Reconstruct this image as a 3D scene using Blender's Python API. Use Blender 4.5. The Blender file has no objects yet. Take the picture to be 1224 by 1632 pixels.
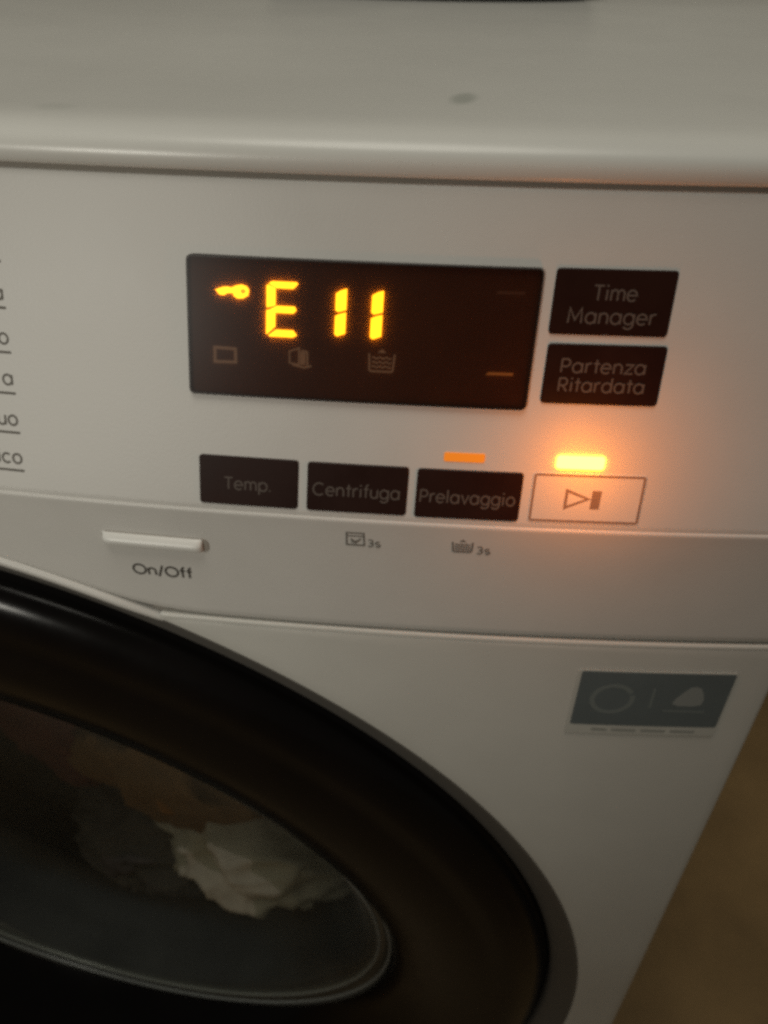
import bpy, bmesh, math, random
from mathutils import Vector, Matrix, noise

random.seed(7)
S = bpy.context.scene
COL = S.collection
MM = 0.001                      # geometry below is written in millimetres
# ------------------------------------------------------------------ camera
cam_d = bpy.data.cameras.new('camera')
cam = bpy.data.objects.new('camera', cam_d); COL.objects.link(cam)
R = Matrix(((0.9787636749953409, -0.13229482755587563, 0.15658782555350773),
            (0.2046665379597813, 0.5876393498902484, -0.7828100680881177),
            (0.011544554957729896, 0.7982343472079658, 0.6022363740162999)))
cam.matrix_world = Matrix.Translation((0.2134214, -0.1428192, 0.1220847)) @ R.to_4x4()
cam_d.sensor_fit = 'VERTICAL'; cam_d.sensor_height = 24.0
cam_d.lens = 24.0 * 1234.118 / 1632.0
cam_d.clip_start = 0.01; cam_d.clip_end = 50
cam_d.dof.use_dof = True
cam_d.dof.focus_distance = 0.185
cam_d.dof.aperture_fstop = 11.0
S.camera = cam
# ------------------------------------------------------------------ world, lamps, exposure
W = bpy.data.worlds.new('World'); S.world = W; W.use_nodes = True
bg = W.node_tree.nodes['Background']
bg.inputs[0].default_value = (0.95, 0.91, 0.80, 1); bg.inputs[1].default_value = 0.054

def aim(o, loc, to):
    COL.objects.link(o); o.location = loc; o.rotation_euler = (Vector(to) - Vector(loc)).to_track_quat('-Z', 'Y').to_euler()
sl = bpy.data.lights.new('added_front_spot', 'SPOT'); sl.energy = 22.0; sl.color = (1.0, 0.965, 0.855)  # added near-level spot; its soft cone edge imitates an arm's shadow
sl.spot_size = math.radians(21); sl.spot_blend = 1.0; sl.shadow_soft_size = 0.10
aim(bpy.data.objects.new('added_front_spot', sl), (-0.36, -1.30, 0.22), (0.045, 0.03, -0.015))
al = bpy.data.lights.new('ceiling_lamp', 'AREA'); al.shape = 'DISK'; al.size = 0.85; al.energy = 7.3; al.color = (1.0, 0.96, 0.845)
aim(bpy.data.objects.new('ceiling_lamp', al), (0.12, -0.30, 1.55), (0.12, 0.1, 0.0))
S.view_settings.view_transform = 'Standard'; S.view_settings.look = 'None'
S.view_settings.exposure = 0.08; S.view_settings.gamma = 1.0; S.view_settings.use_curve_mapping = False
S.cycles.filter_width = 3.1
S.cycles.use_denoising = False
S.cycles.max_bounces = 8; S.cycles.transparent_max_bounces = 16
S.cycles.sample_clamp_indirect = 4.0

# ------------------------------------------------------------------ materials
def mat(name, color, rough=0.5, spec=0.5, emit=None, strength=0.0, metal=0.0, coat=0.0, vary=0.0, vscale=40.0,
        bump=0.0, bscale=900.0, rvar=0.0):
    m = bpy.data.materials.new(name); m.use_nodes = True
    nt = m.node_tree; b = nt.nodes['Principled BSDF']
    b.inputs['Base Color'].default_value = (*color, 1); b.inputs['Roughness'].default_value = rough
    b.inputs['Specular IOR Level'].default_value = spec; b.inputs['Metallic'].default_value = metal
    b.inputs['Coat Weight'].default_value = coat
    if emit: b.inputs['Emission Color'].default_value = (*emit, 1); b.inputs['Emission Strength'].default_value = strength
    tc = nt.nodes.new('ShaderNodeTexCoord')
    if vary or rvar:
        n = nt.nodes.new('ShaderNodeTexNoise'); n.inputs['Scale'].default_value = vscale; n.inputs['Detail'].default_value = 6
        n.inputs['Roughness'].default_value = 0.62
        nt.links.new(tc.outputs['Object'], n.inputs['Vector'])
        if vary:
            r = nt.nodes.new('ShaderNodeMapRange'); r.inputs[1].default_value = .25; r.inputs[2].default_value = .75
            r.inputs[3].default_value = 1 - vary; r.inputs[4].default_value = 1 + vary * .4
            nt.links.new(n.outputs['Fac'], r.inputs[0])
            mx = nt.nodes.new('ShaderNodeMix'); mx.data_type = 'RGBA'; mx.blend_type = 'MULTIPLY'; mx.inputs[0].default_value = 1
            mx.inputs[6].default_value = (*color, 1); nt.links.new(r.outputs[0], mx.inputs[7])
            nt.links.new(mx.outputs[2], b.inputs['Base Color'])
        if rvar:
            r2 = nt.nodes.new('ShaderNodeMapRange'); r2.inputs[1].default_value = .3; r2.inputs[2].default_value = .7
            r2.inputs[3].default_value = rough - rvar; r2.inputs[4].default_value = rough + rvar
            nt.links.new(n.outputs['Fac'], r2.inputs[0]); nt.links.new(r2.outputs[0], b.inputs['Roughness'])
    if bump:
        n2 = nt.nodes.new('ShaderNodeTexNoise'); n2.inputs['Scale'].default_value = bscale; n2.inputs['Detail'].default_value = 3
        nt.links.new(tc.outputs['Object'], n2.inputs['Vector'])
        bp = nt.nodes.new('ShaderNodeBump'); bp.inputs['Strength'].default_value = bump; bp.inputs['Distance'].default_value = .0003
        nt.links.new(n2.outputs['Fac'], bp.inputs['Height']); nt.links.new(bp.outputs[0], b.inputs['Normal'])
    return m

M = {}
M['white'] = mat('white_plastic', (.72, .70, .66), .42, .45, vary=.09, vscale=17, bump=.10, bscale=1400, rvar=.06)
M['enamel'] = mat('white_enamel', (.70, .69, .64), .33, .5, vary=.09, vscale=14, bump=.05, bscale=700, rvar=.06)
M['bar'] = mat('bright_white_plastic', (.84, .83, .79), .35, .5, vary=.04, vscale=40)
M['lid'] = mat('lid_laminate', (.83, .82, .77), .30, .5, vary=.06, vscale=9, bump=.03, bscale=900, rvar=.02)
M['groove'] = mat('groove_shadow_gap', (.34, .31, .27), .8, .2)
M['button'] = mat('dark_brown_button', (.026, .0088, .0055), .42, .16, vary=.2, vscale=60, rvar=.08)
M['plate'] = mat('display_backplate', (.044, .014, .006), .6, .15, vary=.2, vscale=60)
M['skirt'] = mat('display_frame_black', (.02, .012, .008), .4, .4)
M['print_light'] = mat('grey_print', (.125, .10, .085), .6, .2)
M['print_icon'] = mat('dim_icon_print', (.26, .18, .13), .6, .2)
M['print_dark'] = mat('dark_grey_print', (.085, .075, .065), .6, .2)
M['print_mid'] = mat('mid_grey_print', (.17, .155, .135), .6, .2)
M['outline'] = mat('brown_grey_outline', (.26, .19, .15), .5, .3)
M['digit'] = mat('amber_segment', (.8, .4, .05), .5, .2, (1.0, .40, .010), 3.6)
M['led_on'] = mat('amber_indicator_lit', (.9, .5, .1), .5, .2, (1.0, .36, .020), 20.0)
M['led_dim'] = mat('amber_indicator_dim', (.7, .25, .03), .4, .3, (1.0, .26, .012), .42)
M['dash'] = mat('amber_dash_faint', (.35, .16, .05), .5, .2, (1.0, .36, .06), .03)
M['dash_off'] = mat('dash_unlit', (.085, .04, .025), .5, .2)
M['black'] = mat('black_gloss_plastic', (.0058, .0047, .0043), .22, .16, vary=.25, vscale=30, rvar=.06)
M['gasket'] = mat('grey_rubber_gasket', (.035, .035, .034), .6, .3, vary=.3, vscale=30)
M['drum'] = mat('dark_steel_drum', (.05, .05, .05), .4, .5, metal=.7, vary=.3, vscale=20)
M['sticker'] = mat('teal_grey_sticker', (.14, .170, .178), .45, .4, vary=.12, vscale=50)
M['sticker_white'] = mat('pale_sticker_strip', (.60, .60, .55), .5, .4, vary=.08, vscale=60)
M['sticker_print'] = mat('pale_teal_print', (.20, .23, .225), .5, .3)
M['sticker_drop'] = mat('pale_grey_print', (.29, .31, .30), .5, .3)
M['sticker_text'] = mat('sticker_small_text', (.36, .37, .34), .5, .3)
M['tray'] = mat('dark_tray', (.03, .03, .028), .5, .4)
M['side'] = mat('white_steel_side', (.62, .61, .57), .4, .5)

def glass_mat(name, tint, ior, rough, base):
    m = bpy.data.materials.new(name); m.use_nodes = True; nt = m.node_tree; nt.nodes.clear()
    o = nt.nodes.new('ShaderNodeOutputMaterial'); t = nt.nodes.new('ShaderNodeBsdfTransparent'); t.inputs[0].default_value = (*tint, 1)
    g = nt.nodes.new('ShaderNodeBsdfGlossy'); g.inputs['Roughness'].default_value = rough
    # two-sided Schlick reflectance of a thin pane
    gm = nt.nodes.new('ShaderNodeNewGeometry'); dt = nt.nodes.new('ShaderNodeVectorMath'); dt.operation = 'DOT_PRODUCT'
    nt.links.new(gm.outputs['Normal'], dt.inputs[0]); nt.links.new(gm.outputs['Incoming'], dt.inputs[1])
    def mth(op, a_, b_, c_=None):
        n = nt.nodes.new('ShaderNodeMath'); n.operation = op
        for k, v in enumerate((a_, b_, c_)):
            if v is None: continue
            if isinstance(v, (int, float)): n.inputs[k].default_value = v
            else: nt.links.new(v, n.inputs[k])
        return n.outputs[0]
    f0 = ((ior - 1) / (ior + 1)) ** 2
    x = mth('SUBTRACT', 1.0, mth('ABSOLUTE', dt.outputs['Value'], None))
    res = mth('ADD', mth('MULTIPLY_ADD', mth('POWER', x, 5.0), 1 - f0, f0), base)
    mx = nt.nodes.new('ShaderNodeMixShader'); nt.links.new(res, mx.inputs[0])
    nt.links.new(t.outputs[0], mx.inputs[1]); nt.links.new(g.outputs[0], mx.inputs[2]); nt.links.new(mx.outputs[0], o.inputs[0])
    return m
M['cover'] = glass_mat('smoked_display_cover', (.93, .90, .86), 1.30, .3, 0.0)
def add_scatter(m, color, amt):
    nt = m.node_tree; o = [n for n in nt.nodes if n.type == 'OUTPUT_MATERIAL'][0]; src = o.inputs[0].links[0].from_socket
    t = nt.nodes.new('ShaderNodeBsdfTranslucent'); t.inputs[0].default_value = (*color, 1)
    mx = nt.nodes.new('ShaderNodeMixShader'); mx.inputs[0].default_value = amt
    nt.links.new(src, mx.inputs[1]); nt.links.new(t.outputs[0], mx.inputs[2]); nt.links.new(mx.outputs[0], o.inputs[0])
def add_haze(m, color, amt):     # grey-green diffuse veil standing in for room reflections in the bowl
    nt = m.node_tree; o = [n for n in nt.nodes if n.type == 'OUTPUT_MATERIAL'][0]; src = o.inputs[0].links[0].from_socket
    d = nt.nodes.new('ShaderNodeBsdfDiffuse'); d.inputs[0].default_value = (*color, 1)
    tc = nt.nodes.new('ShaderNodeTexCoord'); n = nt.nodes.new('ShaderNodeTexNoise'); n.inputs['Scale'].default_value = 14; n.inputs['Detail'].default_value = 4
    nt.links.new(tc.outputs['Object'], n.inputs['Vector'])
    r = nt.nodes.new('ShaderNodeMapRange'); r.inputs[1].default_value = .3; r.inputs[2].default_value = .7; r.inputs[3].default_value = amt * .6; r.inputs[4].default_value = amt * 1.6
    nt.links.new(n.outputs['Fac'], r.inputs[0])
    mx = nt.nodes.new('ShaderNodeMixShader'); nt.links.new(r.outputs[0], mx.inputs[0])
    nt.links.new(src, mx.inputs[1]); nt.links.new(d.outputs[0], mx.inputs[2]); nt.links.new(mx.outputs[0], o.inputs[0])
add_scatter(M['cover'], (.85, .45, .20), .32)
M['bowl'] = glass_mat('porthole_glass', (.88, .90, .86), 1.5, .28, .015)

add_haze(M['bowl'], (.52, .55, .49), .075)

# stain spots on the lid: worn greenish smudges with their own shape
def add_spots(m, spots):
    nt = m.node_tree; b = nt.nodes['Principled BSDF']; src = b.inputs['Base Color'].links[0].from_socket
    geo = nt.nodes.new('ShaderNodeTexCoord')
    for (x, y, z, rx, ry, amt) in spots:
        mp = nt.nodes.new('ShaderNodeMapping'); mp.vector_type = 'TEXTURE'
        mp.inputs['Location'].default_value = (x * MM, y * MM, z * MM); mp.inputs['Scale'].default_value = (rx * MM, ry * MM, .05)
        nt.links.new(geo.outputs['Object'], mp.inputs[0])
        ln = nt.nodes.new('ShaderNodeVectorMath'); ln.operation = 'LENGTH'; nt.links.new(mp.outputs[0], ln.inputs[0])
        rg = nt.nodes.new('ShaderNodeMapRange'); rg.interpolation_type = 'SMOOTHSTEP'
        rg.inputs[1].default_value = .3; rg.inputs[2].default_value = 1; rg.inputs[3].default_value = amt; rg.inputs[4].default_value = 0
        nt.links.new(ln.outputs['Value'], rg.inputs[0])
        mx = nt.nodes.new('ShaderNodeMix'); mx.data_type = 'RGBA'; mx.inputs[7].default_value = (.36, .39, .34, 1)
        nt.links.new(rg.outputs[0], mx.inputs[0]); nt.links.new(src, mx.inputs[6]); src = mx.outputs[2]
    nt.links.new(src, b.inputs['Base Color'])

# ------------------------------------------------------------------ geometry helpers
K = 3.485e-4                    # bow of the whole front in plan (1/mm)
AL = math.radians(15.3877)      # backward tilt of the upper control panel
SA, CA = math.sin(AL), math.cos(AL)
VTOP, ZLOW = 80.67, -38.59
ZC, R1, R2 = -290.4, 274.0, 261.6   # door opening in the front
RW = 186.0                      # porthole radius

def bow(x): return K * x * x
def PANEL(u, v, h=0.0):         # point on the tilted upper panel, h mm off it
    n = Vector((2 * K * u * CA, -CA, SA)).normalized()
    return Vector((u, v * SA + bow(u), v * CA)) + n * h
def LOWER(u, z, h=0.0):         # point on the upright bowed front, h mm off it
    n = Vector((2 * K * u, -1, 0)).normalized()
    return Vector((u, bow(u), z)) + n * h

def link(name, verts, faces, m, parent=None, smooth=True):
    me = bpy.data.meshes.new(name)
    me.from_pydata([tuple(Vector(v) * MM) for v in verts], [], faces)
    me.validate(); me.update()
    bm = bmesh.new(); bm.from_mesh(me); bmesh.ops.recalc_face_normals(bm, faces=bm.faces); bm.to_mesh(me); bm.free()
    if smooth:
        for p in me.polygons: p.use_smooth = True
    me.materials.append(M[m] if isinstance(m, str) else m)
    o = bpy.data.objects.new(name, me); COL.objects.link(o)
    if parent: o.parent = parent
    return o
def sharp(o, deg=35):
    o.data.set_sharp_from_angle(angle=math.radians(deg)); return o
def grid_faces(nr, nc, closed=False, base=0):
    F = []
    for i in range(nr - 1):
        for j in range(nc if closed else nc - 1):
            k = (j + 1) % nc
            F.append((base + i * nc + j, base + i * nc + k, base + (i + 1) * nc + k, base + (i + 1) * nc + j))
    return F
def thing(name, label, cat, loc=(0, 0, 0), group=None):
    o = bpy.data.objects.new(name, None); COL.objects.link(o); o.location = loc
    o['label'] = label; o['category'] = cat
    if group: o['group'] = group
    return o
def tag(o, label=None, cat=None, group=None, kind=None):
    if label: o['label'] = label
    if cat: o['category'] = cat
    if group: o['group'] = group
    if kind: o['kind'] = kind
    return o
def lerp(a, b, t): return a + (b - a) * t

def plate(name, surf, u0, u1, v1, v0, r, h0, h1, bevel, m, parent, nx=14, ny=10):
    """rounded rectangle plate on a surface (v1 top, v0 bottom), raised from h0 to h1 with a bevelled edge"""
    def rows(ins):
        a0, a1, b0, b1, rr = u0 + ins, u1 - ins, v0 + ins, v1 - ins, max(r - ins, .05)
        ts = [0, .25, .5, .75, 1]
        vs = [b0 + rr * (1 - math.cos(t * math.pi / 2)) for t in ts]
        mid = [lerp(b0 + rr, b1 - rr, (i + 1) / (ny + 1)) for i in range(ny)]
        vs = vs + mid + [b1 - (q - b0) for q in reversed(vs)]
        out = []
        for v in vs:
            d = min(v - b0, b1 - v); c = rr - math.sqrt(max(0, rr * rr - (rr - d) ** 2)) if d < rr else 0
            out.append([(lerp(a0 + c, a1 - c, i / nx), v) for i in range(nx + 1)])
        return out
    inner, outer = rows(bevel), rows(0)
    nr, nc = len(inner), nx + 1
    V = [surf(u, v, h1) for row in inner for (u, v) in row]; F = grid_faces(nr, nc)
    loop = [(0, j) for j in range(nc)] + [(i, nc - 1) for i in range(1, nr)] + [(nr - 1, j) for j in range(nc - 2, -1, -1)] + [(i, 0) for i in range(nr - 2, 0, -1)]
    n = len(loop); b1 = len(V)
    V += [surf(*outer[i][j], h1 - bevel * .8) for i, j in loop]; b2 = len(V)
    V += [surf(*outer[i][j], h0) for i, j in loop]
    for q in range(n):
        w = (q + 1) % n; a, b = loop[q], loop[w]
        F.append((a[0] * nc + a[1], b[0] * nc + b[1], b1 + w, b1 + q)); F.append((b1 + q, b1 + w, b2 + w, b2 + q))
    return sharp(link(name, V, F, m, parent), 25)

class Strokes:
    """thin raised print: ribbons and filled shapes laid on a surface"""
    def __init__(s, surf, h=.02, t=.04): s.surf, s.h, s.t, s.V, s.F, s.n = surf, h, t, [], [], 0
    def ribbon(s, pts, w, closed=False):
        n = len(pts); hh = s.h + s.t + .006 * s.n; s.n += 1
        off = []
        for i in range(n):
            a = pts[(i - 1) % n] if (closed or i > 0) else pts[i]
            b = pts[(i + 1) % n] if (closed or i < n - 1) else pts[i]
            p = pts[i]
            d1 = Vector((p[0] - a[0], p[1] - a[1])); d2 = Vector((b[0] - p[0], b[1] - p[1]))
            if d1.length < 1e-9: d1 = d2
            if d2.length < 1e-9: d2 = d1
            d1.normalize(); d2.normalize(); t = (d1 + d2)
            if t.length < 1e-6: t = d1
            t.normalize(); nn = Vector((-t.y, t.x)); k = 1 / max(.5, nn.dot(Vector((-d1.y, d1.x))))
            off.append((nn * w / 2 * k))
        base = len(s.V)
        for p, o in zip(pts, off):
            for sg, h in ((1, s.h), (1, hh), (-1, hh), (-1, s.h)):
                s.V.append(s.surf(p[0] + sg * o.x, p[1] + sg * o.y, h))
        for i in range(n if closed else n - 1):
            a, b = base + 4 * i, base + 4 * ((i + 1) % n)
            for q in range(3): s.F.append((a + q, b + q, b + q + 1, a + q + 1))
        if not closed:
            s.F.append(tuple(base + q for q in range(4))); e = base + 4 * (n - 1); s.F.append((e + 3, e + 2, e + 1, e))
    def fill(s, pts):
        hh = s.h + s.t + .006 * s.n; s.n += 1; base = len(s.V); n = len(pts)
        s.V += [s.surf(p[0], p[1], hh) for p in pts]; s.F.append(tuple(range(base, base + n)))
        b2 = len(s.V); s.V += [s.surf(p[0], p[1], s.h) for p in pts]
        for i in range(n): s.F.append((base + i, base + (i + 1) % n, b2 + (i + 1) % n, b2 + i))
    def build(s, name, m, parent): return link(name, s.V, s.F, m, parent, smooth=False)

def arc(cx, cy, rx, ry, a0, a1, n=14):
    return [(cx + rx * math.cos(math.radians(lerp(a0, a1, i / n))), cy + ry * math.sin(math.radians(lerp(a0, a1, i / n)))) for i in range(n + 1)]
O_ = lambda cx=.5: arc(cx, .5, .46, .5, 0, 360, 22)
GL = {  # geometric sans, x-height 1: (advance, strokes)
 'a': (1.12, [O_(), [(.96, 1), (.96, 0)]]), 'o': (1.08, [O_(.52)]), 'e': (1.05, [[(.05, .52), (.95, .52)] + arc(.5, .5, .46, .5, 2, 318, 18)]),
 'n': (1.0, [[(.1, 0), (.1, 1)], arc(.48, .58, .38, .42, 180, 0, 10) + [(.86, 0)]]),
 'm': (1.5, [[(.1, 0), (.1, 1)], arc(.42, .62, .32, .38, 180, 0, 10) + [(.74, 0)], arc(1.06, .62, .32, .38, 180, 0, 10) + [(1.38, 0)]]),
 'i': (.34, [[(.14, 0), (.14, 1)], [(.14, 1.28), (.14, 1.46)]]), 'l': (.36, [[(.14, 0), (.14, 1.5)]]),
 'r': (.66, [[(.1, 0), (.1, 1)], arc(.5, .56, .4, .44, 180, 75, 8)]),
 't': (.62, [[(.3, 1.4), (.3, 0)], [(.02, .98), (.6, .98)]]), 'f': (.6, [arc(.52, 1.16, .24, .32, 85, 180, 8) + [(.28, 0)], [(.02, .98), (.56, .98)]]),
 'g': (1.1, [O_(), [(.96, 1), (.96, .0)] + arc(.5, -.02, .46, .42, 0, -150, 12)]), 'd': (1.12, [O_(), [(.96, 1.5), (.96, 0)]]),
 'p': (1.1, [O_(.56), [(.1, 1), (.1, -.45)]]), 'u': (1.0, [[(.1, 1)] + arc(.48, .42, .38, .42, 180, 360, 10) + [(.86, 1)], [(.86, .5), (.86, 0)]]),
 'v': (.92, [[(.04, 1), (.45, 0), (.86, 1)]]), 'z': (.88, [[(.06, .96), (.82, .96), (.06, .04), (.84, .04)]]),
 'c': (.98, [arc(.5, .5, .46, .5, 45, 315, 18)]), 'q': (1.12, [O_(), [(.96, 1), (.96, -.45)]]),
 's': (.8, [arc(.4, .74, .3, .26, 40, 270, 10) + arc(.4, .24, .32, .25, 90, -140, 10)]),
 'T': (1.05, [[(.5, 0), (.5, 1.4)], [(.02, 1.36), (.98, 1.36)]]), 'M': (1.6, [[(.12, 0), (.2, 1.42), (.76, .3), (1.32, 1.42), (1.4, 0)]]),
 'P': (1.05, [[(.12, 0), (.12, 1.4)], [(.12, 1.38)] + arc(.55, 1.0, .38, .38, 90, -90, 12) + [(.12, .62)]]),
 'R': (1.1, [[(.12, 0), (.12, 1.4)], [(.12, 1.38)] + arc(.55, 1.0, .38, .38, 90, -90, 12) + [(.12, .62)], [(.5, .62), (.95, 0)]]),
 'C': (1.4, [arc(.75, .7, .68, .7, 48, 312, 20)]), 'O': (1.5, [arc(.75, .7, .68, .7, 0, 360, 26)]),
 '/': (.62, [[(.04, -.15), (.56, 1.5)]]), '3': (.9, [arc(.42, 1.03, .33, .35, 140, -90, 12) + arc(.42, .35, .38, .35, 90, -140, 12)]),
 '.': (.3, [[(.12, 0), (.12, .16)]]), ' ': (.5, [])}
def text_width(t): return sum(GL[c][0] + .14 for c in t) - .14
def text(st, t, u0, u1, v, xh, w, just='fit'):
    """lay text t with its baseline at v between u0 and u1"""
    tw = text_width(t); sx = (u1 - u0) / tw if just == 'fit' else xh
    x = u0 if just != 'right' else u1 - tw * sx
    for c in t:
        adv, strokes = GL[c]
        for s in strokes:
            pts = [(x + a * sx, v + b * xh) for a, b in s]
            if len(pts) > 3 and math.dist(pts[0], pts[-1]) < 1e-4: st.ribbon(pts[:-1], w, True)
            else: st.ribbon(pts, w)
        x += (adv + .14) * sx

# ------------------------------------------------------------------ setting
fl = []
nf = 2
M['floor'] = mat('brown_floor', (.36, .23, .10), .5, .35, vary=.45, vscale=5, bump=.1, bscale=60)
fo = link('floor', [(-2500, -2500, -735), (2500, -2500, -735), (2500, 2500, -735), (-2500, 2500, -735)], [(0, 1, 2, 3)], 'floor')
tag(fo, kind='structure')
M['wall'] = mat('pale_wall_paint', (.62, .60, .54), .8, .2, vary=.1, vscale=8)
wl = link('wall', [(-1500, 900, -735), (1500, 900, -735), (1500, 900, 1500), (-1500, 900, 1500)], [(0, 1, 2, 3)], 'wall')
tag(wl, kind='structure')

# ------------------------------------------------------------------ washing machine
wm = thing('washing_machine', 'white front loading washing machine with amber error code on its display', 'washing machine')
XH = 298.0
def xs(n=120, half=XH): return [lerp(-half, half, i / n) for i in range(n + 1)]

# upper control panel: tilted, bowed, set 0.9 mm behind the lower fascia along the crease
X = xs()
vr = [-.6, .1, .6] + [lerp(2, VTOP - 2.0, i / 12) for i in range(13)] + [VTOP - 1.2, VTOP - .7, VTOP - .35, VTOP - .1]
hr = [-.6, -.3, -.03] + [0] * 13 + [0, -.08, -.3, -1.2]
V = [PANEL(x, v, h) for v, h in zip(vr, hr) for x in X]
link('control_panel', V, grid_faces(len(vr), len(X)), 'white', wm)

# lower fascia between the crease and the seam / the door opening
def zbot(x):
    a = abs(x); c = ZC + math.sqrt(max(0, (R1 + 1.6) ** 2 - a * a)) if a < R1 else -999
    d = c - ZLOW; k = 3.0      # soft maximum of the seam line and the arc
    return ZLOW + (k * math.log(1 + math.exp(max(-40, min(40, d / k)))) if d < 100 else d)
prof = [(0.0, -2.2, .5), (0, -.6, .45), (0, -.15, .35), (0, .12, .2), (0, .3, .0), (0, .38, -.35), (0, .38, -.8), (0, .32, -1.9)]
V = []
for (_, h, z) in prof: V += [LOWER(x, z, h) for x in X]
for t in [.08, .2, .4, .6, .8, .93]:
    V += [LOWER(x, lerp(-1.9, zbot(x), t), lerp(.32, 0, min(1, t * 2.2))) for x in X]
for (dz, h) in ((.55, -.05), (.2, -.3), (0.0, -.8), (-.1, -3.0)): V += [LOWER(x, zbot(x) + dz, h) for x in X]
link('lower_fascia', V, grid_faces(len(prof) + 10, len(X)), 'white', wm)

# dark gap behind the seams
V = [LOWER(x, z, -2.4) for z in (ZLOW + 3, ZLOW - 3) for x in X if abs(x) > 112]
gl = [x for x in X if x < -112]; gr = [x for x in X if x > 112]
for side in (gl, gr):
    link('seam_gap', [LOWER(x, z, -2.2) for z in (ZLOW + 2.5, ZLOW - 2.5) for x in side], grid_faces(2, len(side)), 'groove', wm)
link('seam_gap', [PANEL(x, v, h) for v, h in ((VTOP - 1.5, -1.1), (VTOP + .9, -1.1), (VTOP + 2.2, -1.1)) for x in X], grid_faces(3, len(X)), 'groove', wm)

# front body panel: polar grid around the door opening
th0 = math.asin(min(1, 116.5 / (R1 + .8)))
NA = 220; V = []; RT = [0, .004, .012, .03, .07, .14, .25, .4, .6, .8, .93, .97, .985, 1.0]
ca = [math.atan2(XH, ZLOW - 1.1 - ZC), math.atan2(XH, -700 - ZC)]
angs = sorted([lerp(th0, 2 * math.pi - th0, i / (NA - 8)) for i in range(NA - 7)] + ca + [2 * math.pi - c for c in ca] + [ca[0] + d for d in (-.006, .006, -.012, .012)])
NA = len(angs) - 1
def edge_dist(a):
    s, c = math.sin(a), math.cos(a); t = 1e9
    if s > 1e-6: t = min(t, XH / s)
    if s < -1e-6: t = min(t, -XH / s)
    if c > 1e-6: t = min(t, (ZLOW - 1.1 - ZC) / c)
    if c < -1e-6: t = min(t, (-700 - ZC) / c)
    return max(t, R1 + 1.0)
# polar rows are placed by distance from the inner circle; the outer boundary rolls over at the top seam and sides
rows = []
for t in RT: rows.append([(a, lerp(R1 + .4, edge_dist(a), t)) for a in angs])
for row in rows:
    for (a, r) in row:
        x, z = r * math.sin(a), ZC + r * math.cos(a)
        dt = (ZLOW - 1.1) - z; ds = XH - abs(x)
        h = .3
        if dt < 1.6 and abs(x) > 100: h -= 1.5 * (1 - max(0, dt) / 1.6) ** 2.4
        if ds < 2: h -= 2.0 * (1 - max(0, ds) / 2) ** 2.4
        if r - R1 < 3: h -= .3 * (1 - max(0, r - R1 - .4) / 2.6)
        V.append(LOWER(x, z, h))
body = link('front_panel', V, grid_faces(len(RT), NA + 1), 'enamel', wm)
# rolled strip along the body's top edge so that it catches light under the seam
for side in (-1, 1):
    pr = [(-2.6, .28), (-1.9, .34), (-1.45, .26), (-1.1, .02), (-.95, -.4), (-.9, -2.0)]
    xx = [side * lerp(118, XH - .4, i / 50) for i in range(51)]
    link('panel_edge', [LOWER(x, ZLOW + dz, h + .05 - (2.0 * (1 - max(0, XH - abs(x)) / 2) ** 2.4 if XH - abs(x) < 2 else 0)) for dz, h in pr for x in xx], grid_faces(len(pr), 51), 'enamel', wm)
# side walls and back of the cabinet
for sx in (-1, 1):
    link('side_wall', [(sx * (XH + .1), y, z) for y, z in ((bow(XH) + 4, -720), (bow(XH) + 4, 76), (560, 76), (560, -720))], [(0, 1, 2, 3)], 'side', wm, False)
link('back_wall', [(x, 560, z) for x, z in ((-XH, -720), (XH, -720), (XH, 76), (-XH, 76))], [(0, 1, 2, 3)], 'side', wm, False)
link('plinth', [LOWER(x, z, -6) for z in (-698, -733) for x in X], grid_faces(2, len(X)), 'groove', wm)

# lid with its rounded front edge
lp = [(25.5, 78.9), (23.0, 78.55), (21.6, 78.6), (20.9, 79.0), (20.6, 79.8), (20.6, 81.4), (20.8, 83.2), (22.2, 84.9), (24.4, 86.3), (27.4, 87.2), (31.5, 87.7), (38, 87.9), (60, 87.9), (120, 87.8), (250, 87.8), (400, 87.8), (560, 87.8), (562, 86.5), (562, 74)]
V = []
for y, z in lp:
    f = max(0.0, 1 - max(0, y - 40) / 500)
    V += [(x, y + bow(x) * f, z) for x in xs(half=XH + 42)]
link('lid', V, grid_faces(len(lp), len(X)), 'lid', wm)
add_spots(M['lid'], [(188.6, 76, 88, 4.6, 12, .6), (97, 39, 88, 7, 5, .16)])

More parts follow.
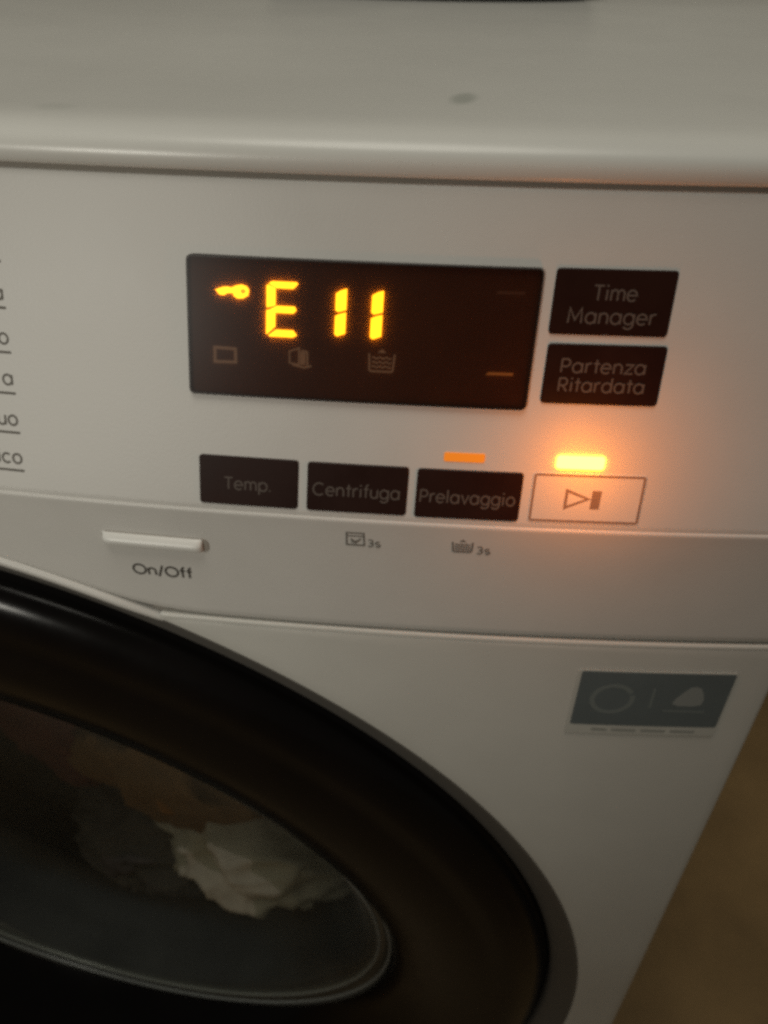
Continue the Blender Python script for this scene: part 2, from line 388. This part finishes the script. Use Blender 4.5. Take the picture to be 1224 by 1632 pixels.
# ---- display
DU0, DU1, DV1, DV0 = 132.9, 214.3, 63.8, 31.1
disp = plate('display', PANEL, DU0, DU1, DV1, DV0, 1.4, -.2, .12, .06, 'plate', wm, nx=40)
tag(disp, 'dark brown display window lit with an amber error code E11')
def frame(name, u0, u1, v1, v0, r, w, h0, h1, m, parent, surf=PANEL):
    def loop(ins):
        a0, a1, b0, b1, rr = u0 + ins, u1 - ins, v0 + ins, v1 - ins, max(.05, r - ins)
        L = []
        def seg(p, q, n): return [(lerp(p[0], q[0], i / n), lerp(p[1], q[1], i / n)) for i in range(n)]
        L += seg((a0 + rr, b0), (a1 - rr, b0), 30) + arc(a1 - rr, b0 + rr, rr, rr, -90, 0, 6)
        L += seg((a1, b0 + rr), (a1, b1 - rr), 10)[1:] + arc(a1 - rr, b1 - rr, rr, rr, 0, 90, 6)
        L += seg((a1 - rr, b1), (a0 + rr, b1), 30)[1:] + arc(a0 + rr, b1 - rr, rr, rr, 90, 180, 6)
        L += seg((a0, b1 - rr), (a0, b0 + rr), 10)[1:] + arc(a0 + rr, b0 + rr, rr, rr, 180, 270, 6)[:-1]
        return L
    loops = [(loop(-.05), h0), (loop(0), h1 - .15), (loop(.18), h1), (loop(w), h1), (loop(w + .05), h0)]
    V = [surf(u, v, h) for L, h in loops for u, v in L]; n = len(loops[0][0])
    return sharp(link(name, V, grid_faces(5, n, True), m, parent), 25)
frame('frame', DU0, DU1, DV1, DV0, 1.4, .45, -.2, 1.05, 'skirt', disp)
cov = plate('cover', PANEL, DU0 + .3, DU1 - .3, DV1 - .3, DV0 + .3, 1.2, .93, 1.0, .04, 'cover', disp, nx=40)

# seven-segment digits: each lit segment is a part of its own
def seg_poly(name, pts, h0=.30, h1=.42):
    st = Strokes(PANEL, h0, h1 - h0); st.fill(pts); return st.build(name, 'digit', disp)
def digit(u, v0, v1, w, segs, t=1.75, sl=.0, tv=None):
    H = v1 - v0; vm = (v0 + v1) / 2; g = .12; k = t; b = tv or t
    L, Rr = u, u + w
    def sh(p): return (p[0] + (p[1] - v0) * sl, p[1])
    P = {'top': [(L + .5, v1 - .55), (L + 1.2, v1), (Rr - .3, v1), (Rr + .1, v1 - .35), (Rr - 1.0, v1 - b * .95), (L + k + g, v1 - b * .95)],
         'mid': [(L + .95, vm + .0), (L + k + .3, vm + b * .5), (Rr - .6, vm + b * .5), (Rr - .2, vm), (Rr - .9, vm - b * .5), (L + k + g, vm - b * .5)],
         'bot': [(L + .55, v0 + .25), (L + k + .2, v0 + b), (Rr - .9, v0 + b), (Rr + .05, v0 + .5), (Rr - .9, v0 - .05), (L + .8, v0 - .05)],
         'tl': [(L, v1 - 1.0), (L + .35, v1 - .75), (L + k, v1 - k * .75), (L + k, vm + .85), (L + .05, vm + .3)],
         'bl': [(L, vm - .3), (L + .5, vm - .2), (L + k, vm + .25), (L + k, v0 + k + .15), (L + .3, v0 + .55), (L, v0 + .45)],
         'tr': [(Rr - k, v1 - 1.15), (Rr - k * .55, v1 - .45), (Rr, v1), (Rr + .02, vm + .75), (Rr - k * .75, vm + .22), (Rr - k, vm + .6)],
         'br': [(Rr - k, vm - .7), (Rr - k * .6, vm - .25), (Rr, vm + .2), (Rr, v0 + .85), (Rr - k * .75, v0 + .15), (Rr - k, v0 + .6)]}
    for s in segs: seg_poly('segment', [sh(p) for p in P[s]])
digit(151.7, 46.0, 58.6, 7.3, ('tl', 'bl', 'top', 'mid', 'bot'), t=2.15, tv=1.6)
digit(164.2, 46.6, 57.7, 6.2, ('tr', 'br'), t=2.5)
digit(172.6, 46.3, 57.6, 6.25, ('tr', 'br'), t=2.6)
# little key (lock) symbol
st = Strokes(PANEL, .30, .12)
st.fill([(139.6, 56.1), (140.6, 55.0), (141.6, 54.9), (142.4, 55.4), (143.8, 55.5), (144.0, 54.8), (144.9, 54.3), (146.2, 54.4), (147.4, 55.1), (147.6, 56.4), (147.0, 57.2), (145.8, 57.5), (144.4, 57.2), (143.5, 56.7), (142.4, 56.9), (141.2, 56.7)])
st.build('key_symbol', 'digit', disp)
st = Strokes(PANEL, .44, .03); st.ribbon(arc(146.2, 56.0, .35, .3, 0, 360, 10)[:-1], .3, True); st.build('key_hole', 'dash_off', disp)

# printed icons in the lower row of the display
st = Strokes(PANEL, .14, .03); st.ribbon([(139.2, 42.6), (144.2, 42.5), (144.3, 39.3), (139.2, 39.2)], .75, True); st.build('basket_icon', 'print_icon', disp)
st = Strokes(PANEL, .14, .03)
st.ribbon([(157.3, 42.6), (159.6, 43.5), (159.6, 39.5), (157.4, 39.9)], .42, True); st.ribbon([(160.2, 43.0), (161.6, 42.6), (161.7, 39.3)], .5)
st.fill([(159.9, 42.8), (161.2, 42.4), (161.2, 39.6), (159.9, 39.5)]); st.ribbon([(158.0, 39.5), (161.0, 38.9), (162.7, 39.4)], .5)
st.build('door_icon', 'print_icon', disp)
def tub(st, u, v, w, h, lw, arrow=True, waves=3):
    st.ribbon([(u, v + h), (u + w * .04, v + .3), (u + w * .1, v), (u + w * .9, v), (u + w * .96, v + .3), (u + w, v + h)], lw)
    for q in range(waves):
        b = v + h * (.26 + .25 * q)
        st.ribbon([(u + w * (.12 + .76 * i / 12), b + h * .055 * math.sin(i * 1.6)) for i in range(13)], lw * .75)
    if arrow: st.fill([(u + w * .32, v + h * 1.05), (u + w * .5, v + h * 1.28), (u + w * .68, v + h * 1.05)])
st = Strokes(PANEL, .14, .03); tub(st, 176.3, 38.9, 6.0, 4.2, .5); st.build('tub_icon', 'print_icon', disp)
st = Strokes(PANEL, .14, .03); st.fill([(203.8, 39.2), (210.2, 39.2), (210.4, 39.9), (204.6, 39.9)]); tag(st.build('dash', 'dash', disp), 'faint amber dash')
st = Strokes(PANEL, .14, .03); st.fill([(204.0, 57.8), (210.6, 57.8), (210.8, 58.5), (204.6, 58.5)]); st.build('dash', 'dash_off', disp)

# ---- dark buttons with printed names
def button(u0, u1, v1, v0, lines, label):
    b = plate('button', PANEL, u0, u1, v1, v0, .9, -.2, .45, .22, 'button', wm)
    tag(b, label); st = Strokes(PANEL, .455, .02)
    for (t, a, c, base, xh) in lines: text(st, t, a, c, base, xh, .42)
    st.build('lettering', 'print_light', b); return b
button(217.0, 243.8, 64.0, 49.3, [('Time', 225.8, 235.6, 57.2, 2.35), ('Manager', 220.7, 240.6, 52.0, 2.35)], 'dark button reading Time Manager')
button(217.4, 244.6, 47.2, 33.0, [('Partenza', 220.9, 240.6, 40.6, 2.25), ('Ritardata', 220.9, 241.0, 36.1, 2.25)], 'dark button reading Partenza Ritardata')
button(134.7, 160.2, 15.4, 2.2, [('Temp.', 141.2, 153.4, 6.6, 2.3)], 'dark button reading Temp.')
button(162.5, 187.9, 15.3, 2.2, [('Centrifuga', 164.0, 186.2, 6.6, 2.3)], 'dark button reading Centrifuga')
button(190.0, 216.1, 15.2, 2.1, [('Prelavaggio', 191.0, 214.8, 6.4, 2.3)], 'dark button reading Prelavaggio')

# ---- start / pause button, white with a thin outline
sb = plate('start_button', PANEL, 218.4, 246.1, 15.5, 2.2, .9, -.2, .16, .08, 'white', wm); tag(sb, 'white start and pause button with thin brown outline')
frame('outline', 218.5, 246.0, 15.4, 2.3, .9, .75, .10, .19, 'outline', sb)
st = Strokes(PANEL, .165, .02); st.ribbon([(227.2, 11.0), (227.2, 6.4), (232.6, 8.9)], .75, True); st.fill([(233.4, 11.2), (235.7, 11.1), (235.6, 6.2), (233.3, 6.2)])
st.build('play_symbol', 'outline', sb)

# ---- indicator lights
led = plate('indicator_light', PANEL, 223.6, 235.0, 19.95, 16.75, .7, -.2, .55, .25, 'led_on', wm); tag(led, 'brightly lit amber bar above the start button')
for e_, h_ in ((.0062, 10.5), (.0150, 24.0)):    # the bar throws its light forward over the panel
    pl = bpy.data.lights.new('indicator_glow', 'POINT'); pl.energy = e_; pl.color = (1.0, .235, .004); pl.shadow_soft_size = .004; pl.specular_factor = .15
    po = bpy.data.objects.new('indicator_glow', pl); COL.objects.link(po); po.location = PANEL(230.2, 17.0, h_) * MM; po.parent = led
led2 = plate('indicator_light', PANEL, 196.1, 206.1, 19.65, 17.3, .5, -.2, .22, .1, 'led_dim', wm); tag(led2, 'dim amber bar above the Prelavaggio button')

# ---- programme names at the left edge of the picture (only their ends are in view), underlined
for word, base, ul in (('o', 61.5, 59.6), ('a', 50.6, 48.7), ('o', 39.9, 37.8), ('a', 29.6, 27.4), ('quo', 19.0, 17.0), ('rico', 8.6, 6.6)):
    st = Strokes(PANEL, .02, .03); text(st, word, 0, 86.7, base, 2.55, .55, 'right'); w = text_width(word) * 2.55
    st.ribbon([(86.9 - max(w, 6.0) - 8, ul), (86.9, ul)], .62)
    st.build('programme_name', 'print_mid', wm)

# ---- lower fascia: power button, lettering, pictograms
slot_shade = plate('power_slot_shade', LOWER, 105.4, 135.4, -9.7, -14.2, 1.6, .0, .35, .05, 'groove', wm)  # raised dark plate; its grey stands in for shade in the recess
# wedge-shaped bar
prf = [(-9.9, .2), (-10.0, .7), (-10.7, 1.45), (-11.4, 2.0), (-11.9, 2.15), (-13.2, 1.95), (-13.7, 1.5), (-13.9, .2)]
V = []; us = [105.9, 106.0, 106.4, 107.4] + [lerp(109, 131, i / 10) for i in range(11)] + [132.2, 133.2, 133.7, 133.8]
for q, u in enumerate(us):
    e = min(1, max(0, (u - 105.9) / 1.6)) * min(1, max(0, (133.8 - u) / 1.6)); e = math.sqrt(e * (2 - e))
    V += [LOWER(u, z, .2 + (h - .2) * lerp(.35, 1, e)) for z, h in prf]
n = len(prf); F = grid_faces(len(us), n); F += [tuple(range(n)), tuple((len(us) - 1) * n + i for i in reversed(range(n)))]
pb = sharp(link('power_button', V, F, 'bar', wm), 50); tag(pb, 'raised white bar button above the On/Off lettering')
st = Strokes(LOWER, .06, .03); text(st, 'On/Off', 112.0, 129.2, -24.6, 2.45, .62); st.build('power_lettering', 'print_dark', wm)
st = Strokes(LOWER, .30, .03)
st.ribbon([(172.9, -3.9), (177.4, -3.9), (177.5, -7.9), (172.9, -7.9)], .45, True); st.ribbon([(173.0, -4.9), (177.3, -4.9)], .35)
st.ribbon([(174.0, -5.9), (175.2, -7.2), (176.6, -5.7)], .45); st.ribbon([(174.1, -7.0), (176.4, -6.2)], .35); text(st, '3s', 178.3, 181.8, -8.2, 1.7, .34)
st.build('pictogram', 'print_mid', wm)
st = Strokes(LOWER, .30, .03); tub(st, 200.4, -8.2, 5.2, 3.2, .45); text(st, '3s', 206.6, 210.3, -8.6, 1.7, .34); st.build('pictogram', 'print_mid', wm)

# ---- energy sticker on the front panel
sk = plate('sticker', LOWER, 239.9, 285.9, -50.6, -79.9, 1.0, .5, .72, .05, 'sticker_white', wm); tag(sk, 'teal grey rectangular sticker with pale strip below')
plate('teal_field', LOWER, 240.9, 285.4, -51.2, -75.6, .8, .6, .78, .03, 'sticker', sk)
st = Strokes(LOWER, .79, .02); st.ribbon(arc(251.6, -63.2, 5.9, 6.0, 28, 378, 30), 1.5); st.build('ring_print', 'sticker_print', sk)
st = Strokes(LOWER, .79, .02); st.ribbon([(263.2, -58.0), (263.4, -66.8)], .7); st.build('divider_print', 'sticker_print', sk)
st = Strokes(LOWER, .79, .02)
st.fill([(269.6, -64.6), (270.3, -62.2), (272.0, -59.4), (273.6, -57.2), (275.2, -56.8), (276.8, -57.6), (277.9, -60.0), (278.6, -62.8), (278.2, -65.0), (275.8, -65.6), (271.6, -65.6)])
st.build('drop_print', 'sticker_drop', sk)
st = Strokes(LOWER, .79, .02); st.ribbon([(267.6, -68.0), (280.0, -68.2)], .7); st.build('line_print', 'sticker_print', sk)
st = Strokes(LOWER, .74, .02)
for a, b in ((247.8, 252.6), (254.0, 261.5), (263.0, 270.5), (272.0, 279.5)): st.ribbon([(a, -77.8), (b, -77.9)], 1.3)
st.build('strip_print', 'sticker_text', sk)

# ---- door opening: rounded lip and chamfer, in the bowed front
NT = 240
def ring(name, prof, m, parent, nt=NT):
    V = []
    for r, off in prof:
        for i in range(nt):
            a = 2 * math.pi * i / nt; x = r * math.sin(a); V.append((x, bow(x) + off, ZC + r * math.cos(a)))
    return link(name, V, grid_faces(len(prof), nt, True), m, parent)
lip = [(R1 + 1.9, 2.6), (R1 + 1.7, .1), (R1 + 1.3, -.6), (R1 + .5, -.95), (R1 - .5, -.8), (R1 - 1.4, -.2), (R1 - 2.0, .2), (R1 - 2.2, 1.2)]
V = []; nl = 60; amax = th0 + .10
for q, (r, off) in enumerate(lip):
    for i in range(nl + 1):
        a = lerp(-amax, amax, i / nl); k = min(1, (amax - abs(a)) / .16); k = k * k * (3 - 2 * k)
        o2 = off + 3.0 * (1 - k); x = r * math.sin(a); V.append((x, bow(x) + o2, ZC + r * math.cos(a)))
link('door_opening_lip', V, grid_faces(len(lip), nl + 1), 'white', wm)
M['chamfer'] = mat('chamfer_shade_grey', (.135, .127, .115), .5, .35, vary=.08, vscale=30)  # white surround; the shade on its chamfer is put into this grey
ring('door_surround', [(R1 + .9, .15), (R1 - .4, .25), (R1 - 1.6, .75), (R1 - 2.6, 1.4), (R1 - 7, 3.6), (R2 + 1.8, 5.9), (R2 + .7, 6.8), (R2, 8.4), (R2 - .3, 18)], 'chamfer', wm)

# ---- door
door = bpy.data.objects.new('door', None); COL.objects.link(door); door.parent = wm; tag(door, 'round glossy black door with glass porthole')
TS = -.10; YW = 30.0
def wpt(r, a, d=0.0):           # point in the tilted porthole frame
    x = r * math.sin(a); z = r * math.cos(a) * .995
    return Vector((x, YW + TS * z + d, ZC + z - TS * -d * 0))
outer = [(R2 - .5, 17), (R2 - .8, 9.5), (R2 - 1.6, 8.2), (R2 - 2.6, 7.6)]
outer += [(R2 - 16.5 + 13.5 * math.cos(math.radians(a)), 7.4 - 9.0 * math.sin(math.radians(a))) for a in range(4, 91, 8)] + [(R2 - 19, -1.5), (R2 - 24, -.2)]
V = []; NR = 14
for r, off in outer:
    for i in range(NT):
        a = 2 * math.pi * i / NT; x = r * math.sin(a); V.append(Vector((x, bow(x) + off, ZC + r * math.cos(a))))
base = V[-NT:]
for q in range(1, NR + 1):
    t = q / NR
    for i in range(NT):
        a = 2 * math.pi * i / NT; e = wpt(RW, a); p = base[i].lerp(e, t); p.y += -7.0 * math.sin(math.pi * t) * .6 + (4 * t ** 6 if q == NR else 0); V.append(p)
link('door_ring', V, grid_faces(len(outer) + NR, NT, True), 'black', door)
# glass rim (two beads) and bowl
def wring(name, prof, m, parent): return link(name, [wpt(r, 2 * math.pi * i / NT, d) for r, d in prof for i in range(NT)], grid_faces(len(prof), NT, True), m, parent)
M['rim'] = mat('glass_rim', (.045, .05, .046), .2, .6)
wring('glass_rim', [(187.5, 9.5), (186.4, 7.2), (185.2, 6.2), (184.0, 6.0), (182.8, 6.6), (181.6, 8.0), (180.2, 8.4), (179.2, 8.0), (178.0, 8.6), (177.0, 11.0)], 'rim', door)
M['rim_highlight'] = mat('rim_highlight_grey', (.34, .36, .34), .25, .6)  # light grey rings paint the highlight lines along the glass rim
wring('rim_highlight', [(185.0, 6.4), (184.7, 5.2), (184.1, 5.0), (183.6, 5.5), (183.4, 6.4)], 'rim_highlight', door)
wring('rim_highlight', [(178.6, 8.1), (178.3, 7.2), (177.8, 7.1), (177.3, 7.7), (177.1, 8.7)], 'rim_highlight', door)
bw = [(177.4, 7.5), (174, 9.5), (169, 14), (163, 24), (156, 34), (148, 42), (141, 47), (134, 50.5), (122, 53.5), (100, 57), (70, 60), (36, 62), (12, 62.6)]
V = [wpt(r, 2 * math.pi * i / NT, d) for r, d in bw for i in range(NT)]; F = grid_faces(len(bw), NT, True)
F.append(tuple((len(bw) - 1) * NT + i for i in range(NT))); link('glass_bowl', V, F, 'bowl', door)
# gasket and drum behind
ring('door_gasket', [(191, 60), (196, 75), (205, 90), (203, 104), (196, 112), (199, 122)], 'gasket', wm)
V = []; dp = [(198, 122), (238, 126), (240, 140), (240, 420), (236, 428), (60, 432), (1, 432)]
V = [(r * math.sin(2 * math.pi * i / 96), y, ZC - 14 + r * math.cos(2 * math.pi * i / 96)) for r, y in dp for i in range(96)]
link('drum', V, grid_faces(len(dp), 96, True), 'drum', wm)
# tub shell between the door ring and the gasket keeps stray light out
ring('tub_shell', [(R2 - .3, 15.8), (R2 + 4, 40), (250, 130), (238, 132)], 'groove', wm)

# ------------------------------------------------------------------ laundry in the drum
def cloth(name, label, c, s, color, seed, fold=.22, freq=2.2, rot=(0, 0, 0), rough=.85):
    m = mat(name + '_fabric', color, rough, .15, vary=.25, vscale=30, bump=.5, bscale=1200)
    bm = bmesh.new(); bmesh.ops.create_icosphere(bm, subdivisions=6, radius=1)
    off = Vector((seed * 7.3, seed * 3.1, seed * 5.7)); rm = Matrix.Rotation(rot[1], 3, 'Y') @ Matrix.Rotation(rot[0], 3, 'X')
    for v in bm.verts:
        n = v.co.normalized(); q = n * freq + off
        w = noise.noise_vector(q * .8) * .9
        f = 1 - abs(noise.noise(q + w)) * 2; g = 1 - abs(noise.noise((q + w) * 2.3 + Vector((3, 1, 2)))) * 2
        d = 1 + fold * f + fold * .38 * g + noise.noise(q * .6) * .25
        p = Vector((n.x * s[0], n.y * s[1], n.z * s[2])) * d
        v.co = (rm @ p) * MM
    me = bpy.data.meshes.new(name); bm.to_mesh(me); bm.free()
    for p in me.polygons: p.use_smooth = True
    me.materials.append(m); o = bpy.data.objects.new(name, me); COL.objects.link(o); o.location = Vector(c) * MM
    return tag(o, label, 'laundry', 'laundry in the drum')
cloth('laundry_piece', 'crumpled cream white cloth behind the porthole glass', (68, 143, -384), (64, 42, 48), (.86, .79, .62), 1, .27, 1.5, (.2, .3, 0))
cloth('laundry_piece', 'brown cloth lying above the cream cloth in the drum', (34, 146, -318), (74, 42, 46), (.34, .19, .085), 2, .24, 1.5)
cloth('laundry_piece', 'dark red cloth at the far left behind the porthole', (-58, 158, -312), (44, 36, 48), (.22, .065, .05), 3, .26, 1.8)
cloth('laundry_piece', 'dark grey cloth below the brown cloth in the drum', (-6, 148, -410), (52, 40, 52), (.16, .14, .12), 4, .30, 1.9)

# ------------------------------------------------------------------ thing at the back of the lid, just touching the upper frame edge
prof = [(0, .3), (96, .3), (101, 1.0), (104, 5), (108, 16), (110, 22), (107, 22), (103, 8), (98, 4), (0, 3.6)]
V = [(r * math.sin(2 * math.pi * i / 96), r * .55 * math.cos(2 * math.pi * i / 96), h) for r, h in prof for i in range(96)]
tr = link('tray', V, grid_faces(len(prof), 96, True), 'tray'); tr.location = Vector((118, 452, 87.9)) * MM
tag(tr, 'dark low tray on the machine lid at the upper edge of the picture', 'tray')
